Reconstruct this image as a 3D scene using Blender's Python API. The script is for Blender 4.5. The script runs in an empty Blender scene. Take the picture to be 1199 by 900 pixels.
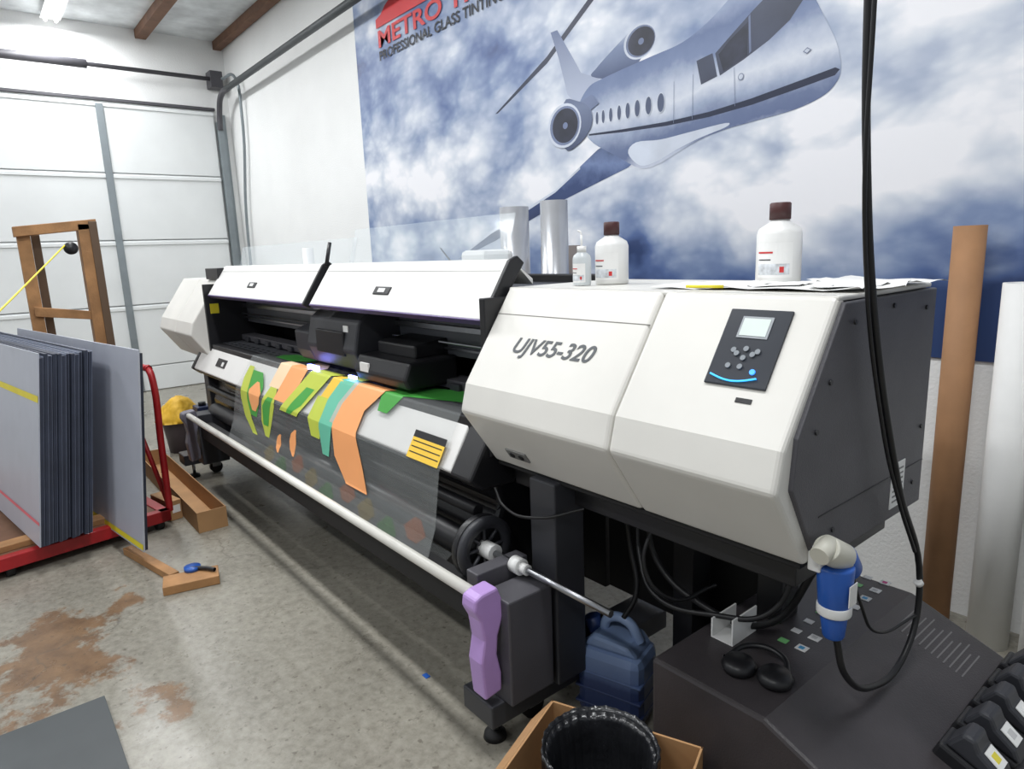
import bpy, bmesh, math, random
from mathutils import Vector, Matrix
random.seed(7)
S=bpy.context.scene
try:
    S.view_settings.view_transform='Standard'
except Exception: pass

def lin(c):
    o=[]
    for v in c[:3]:
        v=v/255.0
        o.append(v/12.92 if v<=0.04045 else ((v+0.055)/1.055)**2.4)
    return (o[0],o[1],o[2],1)
MATS={}
def M(name,rgb,rough=.5,metal=0,var=.06,scale=8,bump=.0,emit=0,alpha=1,trans=0,bscale=60,coat=0):
    if name in MATS: return MATS[name]
    m=bpy.data.materials.new(name); m.use_nodes=True; nt=m.node_tree
    b=nt.nodes['Principled BSDF']; MATS[name]=m
    tc=nt.nodes.new('ShaderNodeTexCoord'); nz=nt.nodes.new('ShaderNodeTexNoise'); nz.inputs['Scale'].default_value=scale; nz.inputs['Detail'].default_value=6
    nt.links.new(tc.outputs['Object'],nz.inputs['Vector'])
    rp=nt.nodes.new('ShaderNodeValToRGB'); c=lin(rgb)
    rp.color_ramp.elements[0].position=.3; rp.color_ramp.elements[1].position=.7
    rp.color_ramp.elements[0].color=tuple(max(0,x*(1-var)) for x in c[:3])+(1,)
    rp.color_ramp.elements[1].color=tuple(min(1,x*(1+var)) for x in c[:3])+(1,)
    nt.links.new(nz.outputs['Fac'],rp.inputs['Fac']); nt.links.new(rp.outputs['Color'],b.inputs['Base Color'])
    b.inputs['Roughness'].default_value=rough; b.inputs['Metallic'].default_value=metal
    b.inputs['Alpha'].default_value=alpha; b.inputs['Transmission Weight'].default_value=trans
    b.inputs['Coat Weight'].default_value=coat
    if emit>0:
        b.inputs['Emission Color'].default_value=c; b.inputs['Emission Strength'].default_value=emit
    if bump>0:
        n2=nt.nodes.new('ShaderNodeTexNoise'); n2.inputs['Scale'].default_value=bscale; n2.inputs['Detail'].default_value=4
        nt.links.new(tc.outputs['Object'],n2.inputs['Vector'])
        bp=nt.nodes.new('ShaderNodeBump'); bp.inputs['Strength'].default_value=bump; bp.inputs['Distance'].default_value=.01
        nt.links.new(n2.outputs['Fac'],bp.inputs['Height']); nt.links.new(bp.outputs['Normal'],b.inputs['Normal'])
    return m

def E(name,loc=(0,0,0),rot=0):
    o=bpy.data.objects.new(name,None); o.empty_display_size=.1; o.location=loc; o.rotation_euler=(0,0,rot)
    bpy.context.collection.objects.link(o); return o
def mesh(name,vs,fs,mat,par=None,bev=0,smooth=False,segs=2):
    me=bpy.data.meshes.new(name); me.from_pydata([tuple(v) for v in vs],[],fs)
    bm=bmesh.new(); bm.from_mesh(me); bmesh.ops.recalc_face_normals(bm,faces=bm.faces); bm.to_mesh(me); bm.free()
    o=bpy.data.objects.new(name,me); bpy.context.collection.objects.link(o)
    if mat: me.materials.append(mat)
    if par: o.parent=par
    if bev>0:
        mo=o.modifiers.new('b','BEVEL'); mo.width=bev; mo.segments=segs; mo.limit_method='ANGLE'
    if smooth:
        for p in me.polygons: p.use_smooth=True
    return o
def box(name,a,b,mat,par=None,bev=.004,mtx=None):
    x0,y0,z0=a;x1,y1,z1=b
    vs=[Vector(v) for v in [(x0,y0,z0),(x1,y0,z0),(x1,y1,z0),(x0,y1,z0),(x0,y0,z1),(x1,y0,z1),(x1,y1,z1),(x0,y1,z1)]]
    if mtx: vs=[mtx@v for v in vs]
    return mesh(name,vs,[(0,3,2,1),(4,5,6,7),(0,1,5,4),(1,2,6,5),(2,3,7,6),(3,0,4,7)],mat,par,bev)
def prism(name,prof,a,b,mat,par=None,bev=.004,axis='x',segs=2,mtx=None):
    def mk(p,t):
        v={'x':(t,p[0],p[1]),'y':(p[0],t,p[1]),'z':(p[0],p[1],t)}[axis]
        return (mtx@Vector(v)) if mtx else v
    n=len(prof); vs=[mk(p,a) for p in prof]+[mk(p,b) for p in prof]
    fs=[tuple(range(n)),tuple(range(2*n-1,n-1,-1))]+[(i,(i+1)%n,(i+1)%n+n,i+n) for i in range(n)]
    return mesh(name,vs,fs,mat,par,bev,segs=segs)
def cyl(name,p1,p2,r,mat,par=None,r2=None,n=32,bev=0):
    p1=Vector(p1);p2=Vector(p2);d=(p2-p1).normalized(); a=d.orthogonal().normalized(); b=d.cross(a)
    if r2 is None: r2=r
    vs=[];
    for (p,rr) in ((p1,r),(p2,r2)):
        for i in range(n):
            t=2*math.pi*i/n; vs.append(p+(a*math.cos(t)+b*math.sin(t))*rr)
    fs=[tuple(range(n))[::-1],tuple(range(n,2*n))]+[(i,(i+1)%n,(i+1)%n+n,i+n) for i in range(n)]
    o=mesh(name,vs,fs,mat,par,bev)
    for p in o.data.polygons:
        if len(p.vertices)==4: p.use_smooth=True
    return o
def lathe(name,c,prof,mat,par=None,n=40,mtx=None):
    vs=[];fs=[]
    for (r,z) in prof:
        for i in range(n):
            t=2*math.pi*i/n; v=Vector((r*math.cos(t),r*math.sin(t),z))
            vs.append((mtx@v if mtx else v)+Vector(c))
    m=len(prof)
    for j in range(m-1):
        for i in range(n): fs.append((j*n+i,j*n+(i+1)%n,(j+1)*n+(i+1)%n,(j+1)*n+i))
    o=mesh(name,vs,fs,mat,par)
    for p in o.data.polygons: p.use_smooth=True
    return o
def tube(name,pts,r,mat,par=None,cyc=False):
    cu=bpy.data.curves.new(name,'CURVE'); cu.dimensions='3D'; cu.bevel_depth=r; cu.bevel_resolution=4; cu.resolution_u=10
    sp=cu.splines.new('BEZIER'); sp.bezier_points.add(len(pts)-1)
    for i,p in enumerate(pts):
        q=sp.bezier_points[i]; q.co=p; q.handle_left_type=q.handle_right_type='AUTO'
    sp.use_cyclic_u=cyc
    o=bpy.data.objects.new(name,cu); bpy.context.collection.objects.link(o); cu.materials.append(mat)
    if par: o.parent=par
    return o
def text(name,body,loc,size,mat,par=None,rx=math.pi/2,rz=0,shear=0,sx=1,ext=.0005,off=0,fit=None):
    cu=bpy.data.curves.new(name,'FONT'); cu.body=body; cu.size=size; cu.shear=shear; cu.extrude=ext; cu.offset=off
    cu.materials.append(mat)
    o=bpy.data.objects.new(name,cu); bpy.context.collection.objects.link(o)
    if fit:
        bpy.context.view_layer.update(); sx=fit/max(o.dimensions.x,1e-4)
    o.location=loc; o.rotation_euler=(rx,0,rz); o.scale=(sx,1,1)
    if par: o.parent=par
    return o

# ------------ materials
white=M('printer_white',(219,217,211),.38,var=.05,scale=2.5)
wht2=M('lid_white',(228,227,224),.35,var=.03,scale=4)
dark=M('charcoal_metal',(76,75,80),.5,var=.1,bump=.15,bscale=300)
dark2=M('dark_grey_plastic',(52,53,58),.45,var=.08)
black=M('black_plastic',(27,27,30),.4,var=.1)
blackm=M('matte_black',(17,17,19),.65)
inkm=M('ink_unit_black',(64,60,62),.4,var=.25,scale=4,bump=.12,bscale=200)
steel=M('brushed_steel',(170,172,176),.3,1)
galv=M('galvanised',(140,148,152),.45,.6)
purple=M('purple_plastic',(180,146,208),.4)
wall_m=M('painted_wall',(236,237,236),.8,var=.04,scale=1.2,bump=.3,bscale=70)
door_m=M('garage_door_white',(222,225,225),.5,var=.04,scale=2,bump=.1,bscale=150)
ceil_m=M('ceiling_insulation',(210,214,216),.5,var=.3,scale=3,bump=1,bscale=5)
wood=M('raw_wood',(160,118,76),.65,var=.3,scale=6,bump=.2)
woodd=M('joist_wood',(112,80,60),.7,var=.2)
card=M('cardboard',(172,132,90),.75,var=.12,scale=5)
tubec=M('cardboard_tube',(164,122,86),.7,var=.1)
red=M('red_paint',(160,28,34),.4,var=.2)
panelm=M('panel_face',(178,182,194),.35,var=.03)
paneld=M('panel_edge_dark',(44,50,66),.6,var=.2)
linerm=M('panel_liner',(116,124,144),.6,var=.1)
yel=M('yellow_tape',(228,212,50),.5); redt=M('red_tape',(222,110,122),.5)
orange=M('print_orange',(246,168,108),.45,var=.02); green=M('print_green',(70,158,66),.45,var=.03)
lime=M('print_lime',(190,202,76),.45,var=.03); teal=M('print_teal',(104,188,160),.45,var=.03); peach=M('print_peach',(246,214,176),.45,var=.02)
yelo=M('print_yellow',(238,196,66),.45,var=.02)
blue=M('plug_blue',(38,88,172),.35)
rub=M('cable_rubber',(24,24,26),.45)
plastw=M('bottle_white',(230,230,228),.3,var=.02); capm=M('cap_brown',(74,40,40),.45)
paper=M('paper',(236,236,234),.6,var=.03); label=M('label_print',(206,210,214),.6,var=.3,scale=60)
redl=M('label_red',(200,50,50),.6)
ink_c=[M('ink_m',(210,70,140),.5),M('ink_c',(70,160,210),.5),M('ink_y',(226,212,70),.5),M('ink_k',(200,200,200),.5),M('ink_w',(240,240,240),.5)]

# ------------ room
XL=-9.6; D=3.1; H=4.4
floor=box('floor',(XL-.1,-5,-.1),(4,D+.1,0),None,None,0)
fm=bpy.data.materials.new('concrete_floor'); fm.use_nodes=True; nt=fm.node_tree; b=nt.nodes['Principled BSDF']
tc=nt.nodes.new('ShaderNodeTexCoord')
def noise(sc,det=8,rough=.6,vec=None):
    n=nt.nodes.new('ShaderNodeTexNoise'); n.inputs['Scale'].default_value=sc; n.inputs['Detail'].default_value=det; n.inputs['Roughness'].default_value=rough
    nt.links.new(vec or tc.outputs['Object'],n.inputs['Vector']); return n.outputs['Fac']
def ramp(fac,els):
    r=nt.nodes.new('ShaderNodeValToRGB'); cr=r.color_ramp
    while len(cr.elements)<len(els): cr.elements.new(.5)
    for e,(p,c) in zip(cr.elements,els): e.position=p; e.color=lin(c) if len(c)==3 else c
    nt.links.new(fac,r.inputs['Fac']); return r.outputs['Color']
def mathn(op,a,bb=None,c=None,clamp=False):
    n=nt.nodes.new('ShaderNodeMath'); n.operation=op; n.use_clamp=clamp
    for i,v in enumerate((a,bb,c)):
        if v is None: continue
        if isinstance(v,(int,float)): n.inputs[i].default_value=v
        else: nt.links.new(v,n.inputs[i])
    return n.outputs[0]
def mixc(fac,a,bb):
    n=nt.nodes.new('ShaderNodeMix'); n.data_type='RGBA'
    if isinstance(fac,(int,float)): n.inputs[0].default_value=fac
    else: nt.links.new(fac,n.inputs[0])
    for i,v in ((6,a),(7,bb)):
        if isinstance(v,tuple): n.inputs[i].default_value=v
        else: nt.links.new(v,n.inputs[i])
    return n.outputs[2]
def blob(cx,cy,cz,sx,sy,sz):
    mp=nt.nodes.new('ShaderNodeMapping'); mp.vector_type='POINT'
    mp.inputs['Scale'].default_value=(1/sx,1/sy,1/sz); mp.inputs['Location'].default_value=(-cx/sx,-cy/sy,-cz/sz)
    nt.links.new(tc.outputs['Object'],mp.inputs['Vector'])
    l=nt.nodes.new('ShaderNodeVectorMath'); l.operation='LENGTH'; nt.links.new(mp.outputs[0],l.inputs[0])
    sq=mathn('MULTIPLY',l.outputs['Value'],l.outputs['Value']); ng=mathn('MULTIPLY',sq,-1.0)
    return mathn('EXPONENT',ng)
base=ramp(noise(1.1),[(.3,(116,112,102)),(.5,(140,136,125)),(.7,(158,154,142))])
fine=ramp(noise(26,6,.7),[(.35,(100,96,86)),(.5,(140,136,125)),(.65,(164,160,149))])
c1=mixc(.45,base,fine)
sn=noise(4.2,10,.72)
m1=mathn('ADD',blob(-3.2,.06,0,.62,.27,1),mathn('MULTIPLY',blob(-2.60,.36,0,.25,.12,1),.6))
m1=mathn('ADD',m1,mathn('MULTIPLY',blob(-3.6,.40,0,.25,.1,1),.5))
st=mathn('MULTIPLY_ADD',m1,.42,mathn('SUBTRACT',sn,.74))
stm=mathn('MULTIPLY',st,16,clamp=True)
c2=mixc(mathn('MULTIPLY',stm,.9),c1,ramp(noise(9),[(.3,(96,70,48)),(.7,(136,106,76))]))
sp=mathn('MULTIPLY',mathn('SUBTRACT',noise(38,3,.5),.62),12,clamp=True)
c3=mixc(mathn('MULTIPLY',sp,.6),c2,lin((80,72,62)))
vo=nt.nodes.new('ShaderNodeTexVoronoi'); vo.feature='DISTANCE_TO_EDGE'; vo.inputs['Scale'].default_value=.42
wv=nt.nodes.new('ShaderNodeVectorMath'); wv.operation='ADD'; nn=nt.nodes.new('ShaderNodeTexNoise'); nn.inputs['Scale'].default_value=2.5; nn.inputs['Detail'].default_value=6; nt.links.new(tc.outputs['Object'],nn.inputs['Vector'])
nt.links.new(tc.outputs['Object'],wv.inputs[0]); nt.links.new(nn.outputs['Color'],wv.inputs[1]); nt.links.new(wv.outputs[0],vo.inputs['Vector'])
ck=mathn('SUBTRACT',1,mathn('MULTIPLY',vo.outputs['Distance'],170,clamp=True))
c4=mixc(mathn('MULTIPLY',ck,.5),c3,lin((88,82,74)))
nt.links.new(c4,b.inputs['Base Color'])
rr=mathn('MULTIPLY_ADD',noise(4),.35,.14); nt.links.new(rr,b.inputs['Roughness'])
bp=nt.nodes.new('ShaderNodeBump'); bp.inputs['Strength'].default_value=.15; bp.inputs['Distance'].default_value=.005
nt.links.new(noise(30),bp.inputs['Height']); nt.links.new(bp.outputs[0],b.inputs['Normal'])
floor.data.materials.append(fm)
box('wall_back',(XL,D,0),(4,D+.1,H),wall_m,None,0)
box('wall_left',(XL-.1,-5,0),(XL,D+.1,H),wall_m,None,0)
box('ceiling',(XL-.1,-5,H),(4,D+.1,H+.1),ceil_m,None,0)
js=E('ceiling_joists')
for i,y in enumerate((2.08,.2,-1.7)):
    box('joist_%d'%i,(XL,y,H-.1),(3.5,y+.12,H),woodd,js)
box('joist_wall',(XL,2.98,H-.1),(3.5,3.08,H),woodd,js)
# garage door
gd=E('garage_door')
zs=[0,.32,1.11,1.91,2.71,3.53]
for i in range(5):
    box('panel_%d'%i,(XL+.002,-2.6,zs[i]+.006),(XL+.045,2.88,zs[i+1]-.006),door_m,gd,.008)
    if i>0:
        box('rib_%d'%i,(XL+.045,-2.6,zs[i+1]-.06),(XL+.06,2.88,zs[i+1]-.02),door_m,gd,.004)
for i,y in enumerate((1.58,-.2,-2.)):
    box('stile_%d'%i,(XL+.045,y-.04,.02),(XL+.075,y+.04,3.5),galv,gd)
box('track_vertical',(XL+.01,2.9,0),(XL+.1,2.98,3.4),galv,gd)
box('track_flange',(XL+.01,2.98,0),(XL+.03,3.03,3.5),galv,gd)
tube('track_curve',[(XL+.09,2.93,3.3),(XL+.14,2.93,3.5),(XL+.32,2.91,3.66),(XL+.7,2.9,3.7)],.035,dark,gd)
cyl('track_rail',(XL+.6,2.9,3.7),(-2.5,2.9,3.72),.035,M('rail_grey',(74,78,80),.5,.5),gd)
cyl('torsion_bar',(XL+.16,-2.7,3.9),(XL+.16,2.98,3.9),.025,dark,gd)
cyl('torsion_spring',(XL+.16,-.4,3.9),(XL+.16,1.5,3.9),.05,dark,gd)
box('bearing_plate',(XL+.01,2.85,3.8),(XL+.2,3.0,4.0),dark,gd)
box('door_top_seal',(XL+.02,-2.6,3.535),(XL+.07,2.9,3.57),dark,gd)
tube('cable_conduit',[(XL+.25,2.98,3.9),(-9.0,3.02,3.85),(-8.95,3.04,3.4),(-9.2,3.04,2.2),(-9.25,3.04,1.2)],.018,galv,gd)

# fluorescent fixtures
tubeE=M('tube_glow',(255,255,255),.4,emit=7)
def fixture(x,y,L=1.25,pw=70):
    e=E('fluorescent_light',(x,y,H-.06))
    prism('housing',[(-.1,.0),(.1,.0),(.07,.06),(-.07,.06)],-L/2,L/2,plastw,e,.003)
    for k,dy in enumerate((-.05,.05)): cyl('tube_%d'%k,(-L/2+.03,dy,-.016),(L/2-.03,dy,-.016),.018,tubeE,e)
    ld=bpy.data.lights.new('lamp','AREA'); ld.shape='RECTANGLE'; ld.size=L; ld.size_y=.25; ld.energy=pw; ld.color=(.97,.985,1)
    lo=bpy.data.objects.new('lamp',ld); bpy.context.collection.objects.link(lo); lo.parent=e; lo.location=(0,0,-.06)
fixture(-8.85,1.22,1.3,60)
for x in (-6.2,-3.4,-.6): fixture(x,.9,1.3,66)
for x in (-7,-3.4,0): fixture(x,-2.,1.3,56)

# ------------ mural
mu=E('wall_mural')
mm=bpy.data.materials.new('mural_clouds'); mm.use_nodes=True; nt=mm.node_tree; b=nt.nodes['Principled BSDF']
tc=nt.nodes.new('ShaderNodeTexCoord')
mp=nt.nodes.new('ShaderNodeMapping'); mp.inputs['Scale'].default_value=(.8,1,1.25); mp.inputs['Location'].default_value=(3.1,0,1.7); nt.links.new(tc.outputs['Object'],mp.inputs['Vector'])
n1=nt.nodes.new('ShaderNodeTexNoise'); n1.inputs['Scale'].default_value=1.35; n1.inputs['Detail'].default_value=10; n1.inputs['Roughness'].default_value=.5; n1.inputs['Distortion'].default_value=.12
nt.links.new(mp.outputs[0],n1.inputs['Vector'])
vn=nt.nodes.new('ShaderNodeTexVoronoi'); vn.feature='SMOOTH_F1'; vn.inputs['Scale'].default_value=2.6; vn.inputs['Smoothness'].default_value=.6
try: vn.inputs['Detail'].default_value=3; vn.inputs['Roughness'].default_value=.55
except Exception: pass
wa=nt.nodes.new('ShaderNodeVectorMath'); wa.operation='MULTIPLY_ADD'; wa.inputs[1].default_value=(.35,.0,.35); nt.links.new(n1.outputs['Color'],wa.inputs[0]); nt.links.new(mp.outputs[0],wa.inputs[2]); nt.links.new(wa.outputs[0],vn.inputs['Vector'])
v=mathn('MULTIPLY_ADD',mathn('SUBTRACT',n1.outputs['Fac'],.5),1.7,.86)
v=mathn('MULTIPLY_ADD',mathn('SUBTRACT',.62,vn.outputs['Distance']),.65,v)
for (cx,cz,sx,sz,a) in [(-5.7,3.05,.5,.35,-.4),(-5.0,3.6,1.2,.2,-.25),(-4.9,2.75,.5,.15,-.22),(-5.6,1.3,.9,.25,-.3),(-4.5,1.5,.5,.2,-.35),(-1.2,1.12,1.3,.27,-.95),(.2,1.15,1.0,.35,-.8),(-2.4,1.22,.7,.2,-.45),
                        (-3.4,1.95,.7,.3,.25),(-4.3,2.5,.5,.3,.12),(-1.0,1.85,.7,.25,.2),(-2.0,1.85,.6,.25,.15),(-1.1,2.5,.4,.5,.18),(-.3,2.7,.8,.9,.25),(-5.0,2.1,.6,.3,.25),(-3.7,3.2,.6,.4,.1),(-4.6,3.25,.7,.12,.15),(-2.6,1.55,.5,.1,-.25),(-1.6,2.05,.5,.08,-.2)]:
    v=mathn('MULTIPLY_ADD',blob(cx,3.09,cz,sx,5,sz),a,v)
col=ramp(v,[(.0,(46,66,110)),(.2,(80,102,150)),(.4,(126,144,178)),(.6,(170,181,202)),(.8,(210,216,226)),(1,(240,240,244))])
nt.links.new(col,b.inputs['Base Color']); b.inputs['Roughness'].default_value=.45
mesh('print_panel',[(-5.9,3.09,1.10),(1.6,3.09,1.10),(1.6,3.09,4.2),(-5.9,3.09,4.2),(-5.9,3.099,1.10),(1.6,3.099,1.10),(1.6,3.099,4.2),(-5.9,3.099,4.2)],[(0,1,2,3),(7,6,5,4),(0,4,5,1),(3,2,6,7),(0,3,7,4),(1,5,6,2)],mm,mu)
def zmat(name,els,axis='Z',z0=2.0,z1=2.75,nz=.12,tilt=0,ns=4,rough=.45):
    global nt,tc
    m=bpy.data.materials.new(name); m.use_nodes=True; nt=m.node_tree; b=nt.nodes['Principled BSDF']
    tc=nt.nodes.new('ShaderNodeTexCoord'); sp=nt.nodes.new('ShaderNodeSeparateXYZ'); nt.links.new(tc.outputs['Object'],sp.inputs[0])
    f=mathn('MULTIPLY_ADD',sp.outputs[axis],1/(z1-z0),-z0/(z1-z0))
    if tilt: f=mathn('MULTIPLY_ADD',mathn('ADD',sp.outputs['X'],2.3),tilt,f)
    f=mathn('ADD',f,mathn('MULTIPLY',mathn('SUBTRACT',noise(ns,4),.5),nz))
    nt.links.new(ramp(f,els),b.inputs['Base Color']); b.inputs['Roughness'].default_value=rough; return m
fusm=zmat('jet_fuselage_print',[(0,(212,216,228)),(.10,(180,188,206)),(.20,(94,108,144)),(.27,(102,116,150)),(.38,(156,168,192)),(.50,(212,217,227)),(.60,(182,191,209)),(.72,(122,137,170)),(.84,(104,120,156)),(1,(160,172,198))],nz=.22,tilt=-.10,ns=6)
finm=zmat('jet_fin_print',[(0,(190,198,216)),(1,(96,110,144))],'Z',2.4,2.95)
nacm=zmat('jet_nacelle_print',[(0,(70,80,108)),(.4,(112,124,152)),(.62,(78,90,122)),(.85,(120,134,164)),(1,(200,207,222))],'Z',2.22,2.8)
wingm=zmat('jet_wing_print',[(0,(92,108,146)),(.35,(38,52,90)),(.65,(52,70,114)),(.8,(110,128,168)),(1,(30,38,66))],'Z',1.5,2.25,nz=.3,ns=7)
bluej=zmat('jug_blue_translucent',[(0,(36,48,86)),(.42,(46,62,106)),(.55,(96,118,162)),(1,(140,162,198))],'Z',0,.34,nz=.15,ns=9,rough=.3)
navy=M('jet_navy_print',(34,42,66),.4); grey=M('jet_glass_print',(62,68,86),.4,var=.35,scale=3); lt=M('jet_light_print',(200,207,220),.4,var=.12,scale=5)
mid=M('jet_mid_print',(112,124,154),.4,var=.2,scale=5); dk=M('jet_dark_print',(48,52,68),.4,var=.4,scale=9); lin_p=M('jet_line_print',(120,130,156),.4); winp=M('jet_cabin_glass_print',(80,90,116),.4)
Yw=[3.0895]
def decal(name,pts,mat,sc=.01,smooth=False):
    Yw[0]-=.00013
    if smooth:
        q=[];n=len(pts)
        for i in range(n):
            p0,p1,p2,p3=[Vector(pts[(i+k-1)%n]) for k in range(4)]
            for t in (0,.25,.5,.75):
                q.append(.5*((2*p1)+(p2-p0)*t+(2*p0-5*p1+4*p2-p3)*t*t+(3*p1-p0-3*p2+p3)*t**3))
        pts=q
    o=mesh(name,[(p[0]*sc,Yw[0],p[1]*sc) for p in pts],[tuple(range(len(pts)))],mat,mu)
    bm=bmesh.new(); bm.from_mesh(o.data); bmesh.ops.triangulate(bm,faces=bm.faces)
    for f in bm.faces:
        if f.normal.y>0: f.normal_flip()
    bm.to_mesh(o.data); bm.free()
def ell(cx,cz,rx,rz,tilt=0,n=28):
    return [(cx+rx*math.cos(a)*math.cos(tilt)-rz*math.sin(a)*math.sin(tilt),cz+rx*math.cos(a)*math.sin(tilt)+rz*math.sin(a)*math.cos(tilt)) for a in [2*math.pi*i/n for i in range(n)]]
decal('jet_stabiliser',[(-390,255),(-387,255),(-335,276),(-289,304),(-240,334),(-240,337),(-293,306),(-335,280)],navy)
decal('jet_fin',[(-331,293),(-325,293),(-311,273),(-305,264),(-290,258),(-296,247),(-307,245),(-317,254),(-324,276)],finm)
decal('jet_nacelle_far',[(-296,260),(-292,264),(-283,269),(-270,275.5),(-259,279.5),(-258,262),(-275,255)],nacm,smooth=True)
decal('jet_intake_far_ring',ell(-259.5,270.5,11.5,9),lt); decal('jet_intake_far_lip',ell(-259,270.4,10.4,8.0),mid); decal('jet_intake_far',ell(-258.5,270.3,9.4,7.2),dk); decal('jet_fan_far',ell(-258.5,270.3,2,1.7),mid)
decal('jet_wing',[(-275,223),(-262,219),(-257,211),(-268,205),(-292,199),(-323,191),(-357,180),(-396,168),(-441,156),(-446,155),(-401,175),(-361,188),(-330,198),(-307,210),(-292,218)],wingm)
decal('jet_wing_edge',[(-446,155),(-401,175),(-361,188),(-330,198),(-307,210),(-307,208.5),(-330,196.5),(-361,186),(-401,173)],lt)
decal('jet_fuselage',[(-308,240),(-306,248),(-298,255),(-288,257),(-271,259),(-250,261),(-231,263),(-215,269),(-200,278),(-186,283),(-171,279),(-163,268),(-156,255),(-150,243),(-147.5,232),(-150,226),(-156,222),(-168,219),(-185,217.5),(-204,216),(-220,213),(-235,208),(-247,204),(-259,203.5),(-278,213),(-295,222),(-304,231)],fusm,smooth=True)
decal('jet_belly',[(-259,205),(-247,206),(-235,210),(-220,214),(-204,217),(-204,219),(-225,218),(-245,217),(-262,218),(-268,213)],lt,smooth=True)
decal('jet_stripe',[(-148,232),(-150,230),(-169,227.5),(-190,225),(-214,223.5),(-241,223.5),(-272,225),(-299,227),(-299,228),(-272,226.6),(-241,225.6),(-214,226),(-190,228),(-169,230.7),(-150,233.2)],navy)
decal('jet_windshield',[(-211,253),(-204,258),(-191,267),(-178,275),(-166,272),(-165,266),(-172,258),(-182,252),(-195,246.5),(-208,242)],grey)
decal('jet_windshield_dark',[(-209,252),(-203,257),(-193,263),(-193,248),(-206,243.5)],dk)
decal('jet_window_post',[(-193,265),(-192,266),(-191,249.5),(-192,248.5)],mid)
decal('jet_side_window',[(-222,252),(-212.5,253.5),(-209.5,242),(-219,240)],grey)
for i,(x,w) in enumerate(((-292,1.1),(-287,1.2),(-281,1.3),(-274.5,1.4),(-268,1.6),(-261,1.8),(-253,2.0),(-244.5,2.3))):
    decal('jet_cabin_rim_%d'%i,ell(x,236,w+.4,3.9+.2*i),lt); decal('jet_cabin_window_%d'%i,ell(x,236,w,3.5+.18*i),winp)
for i,(xa,za,xb,zb) in enumerate(((-236,245,-236,224),(-224,246,-224,224),(-200,244,-199,226))):
    decal('jet_panel_line_%d'%i,[(xa,za),(xa+.25,za),(xb+.25,zb),(xb,zb)],lin_p)
decal('jet_logo_small',ell(-196,239,1.6,1.6),lin_p); decal('jet_logo_small_i',ell(-196,239,1.2,1.2),lt); decal('jet_badge',[(-165,243),(-163,244.4),(-161,243),(-163,241.6)],lin_p); decal('jet_badge_i',[(-164.4,243),(-163,243.9),(-161.6,243),(-163,242.1)],lt)
decal('jet_pylon',[(-308,247),(-296,250),(-290,244),(-300,240)],mid)
decal('jet_nacelle_near',[(-320,249.5),(-308,248.5),(-298,243),(-296,233),(-306,224),(-320,222.5)],nacm,smooth=True)
decal('jet_intake_ring',ell(-320,236,15,13.2),lt); decal('jet_intake_lip',ell(-319.7,236,13.4,11.6),mid)
decal('jet_intake_shade',ell(-319.3,236,11.5,10.2),dk); decal('jet_fan',ell(-319,236,2.2,2.0),mid)
decal('winglet',[(-470,165),(-468,165),(-452,153),(-454,152)],navy)
redp=M('logo_red_print',(204,44,50),.45)
decal('logo_red_block',[(-549,351),(-549,358),(-540,360),(-532,365),(-520,369),(-508,364),(-500,370),(-480,377),(-470,373),(-455,381),(-430,385),(-430,351)],redp)
Yt=Yw[0]-.001
text('logo_metro','METRO TINT',(-5.48,Yt,3.355),.185,redp,mu,fit=1.75,off=.004)
text('logo_tagline','PROFESSIONAL GLASS TINTING',(-5.47,Yt,3.25),.105,M('logo_black',(16,20,32),.5),mu,fit=1.72,off=.0012)

# ------------ printer
pr=E('large_format_printer')
prof=[(1.44,1.48),(1.235,1.18),(1.21,1.09),(1.35,.89),(1.47,.89),(1.47,1.48)]
def cabinet(tag,x0,x1,split,sidex):
    prism('cabinet_shell_'+tag+'_a',prof,x0,split-.002,white,pr,.012,segs=3)
    prism('cabinet_shell_'+tag+'_b',prof,split+.002,x1,white,pr,.012,segs=3)
    box('cabinet_rear_'+tag,(x0+.005,1.45,.885),(x1-.012,1.96,1.468),dark,pr,.006)
    box('cabinet_top_'+tag,(x0,1.44,1.468),(x1,1.955,1.48),white,pr,.004)
cabinet('right',-1.78,-.665,-1.125,-.66)
cabinet('left',-6.1,-5.15,-5.6,-6.1)
prism('side_plate_right',[(1.452,1.466),(1.965,1.466),(1.965,.88),(1.385,.885),(1.262,1.09),(1.275,1.2)],-.672,-.655,dark,pr,.004)
for (y,z) in ((1.5,1.42),(1.9,1.42),(1.9,.95),(1.45,.95),(1.7,1.44),(1.35,1.2),(1.93,1.1),(1.4,1.3)):
    cyl('screw',(-.656,y,z),(-.651,y,z),.006,black,pr,n=12)
box('side_plate_fold',(-.655,1.38,.999),(-.6535,1.96,1.0015),black,pr,0)
box('side_label',(-.656,1.76,.91),(-.653,1.84,1.03),paper,pr,0)
for k in range(7): box('side_label_line_%d'%k,(-.654,1.77,.925+k*.014),(-.6525,1.83,.930+k*.014),M('grey_ink',(130,130,130),.6),pr,0)
def slant(x,s,out=0):
    L=math.hypot(.205,.30); a=s/L
    n=Vector((0,-.30,.205))/L
    return Vector((x,1.235+.205*a,1.18+.30*a))+n*out
def slm(x,s,out=0):
    return Matrix.Translation(slant(x,s,out))@Matrix.Rotation(math.atan2(.30,.205),4,'X')
seaml=M('seam_line',(120,118,112),.7)
box('lid_seam',(0,-.0015,-.002),(.648,.0015,.0006),seaml,pr,0,mtx=slm(-1.775,.262))
t=text('model_marking','UJV55-320',slant(-1.625,.132,.0015),.074,M('marking_grey',(84,88,92),.4),pr,rx=math.atan2(.30,.205),shear=.3,fit=.345,off=.001)
box('control_panel',(-.078,-.098,0),(.078,.098,.006),M('panel_dark',(44,48,56),.3),pr,.005,mtx=slm(-.825,.222,.0))
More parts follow.
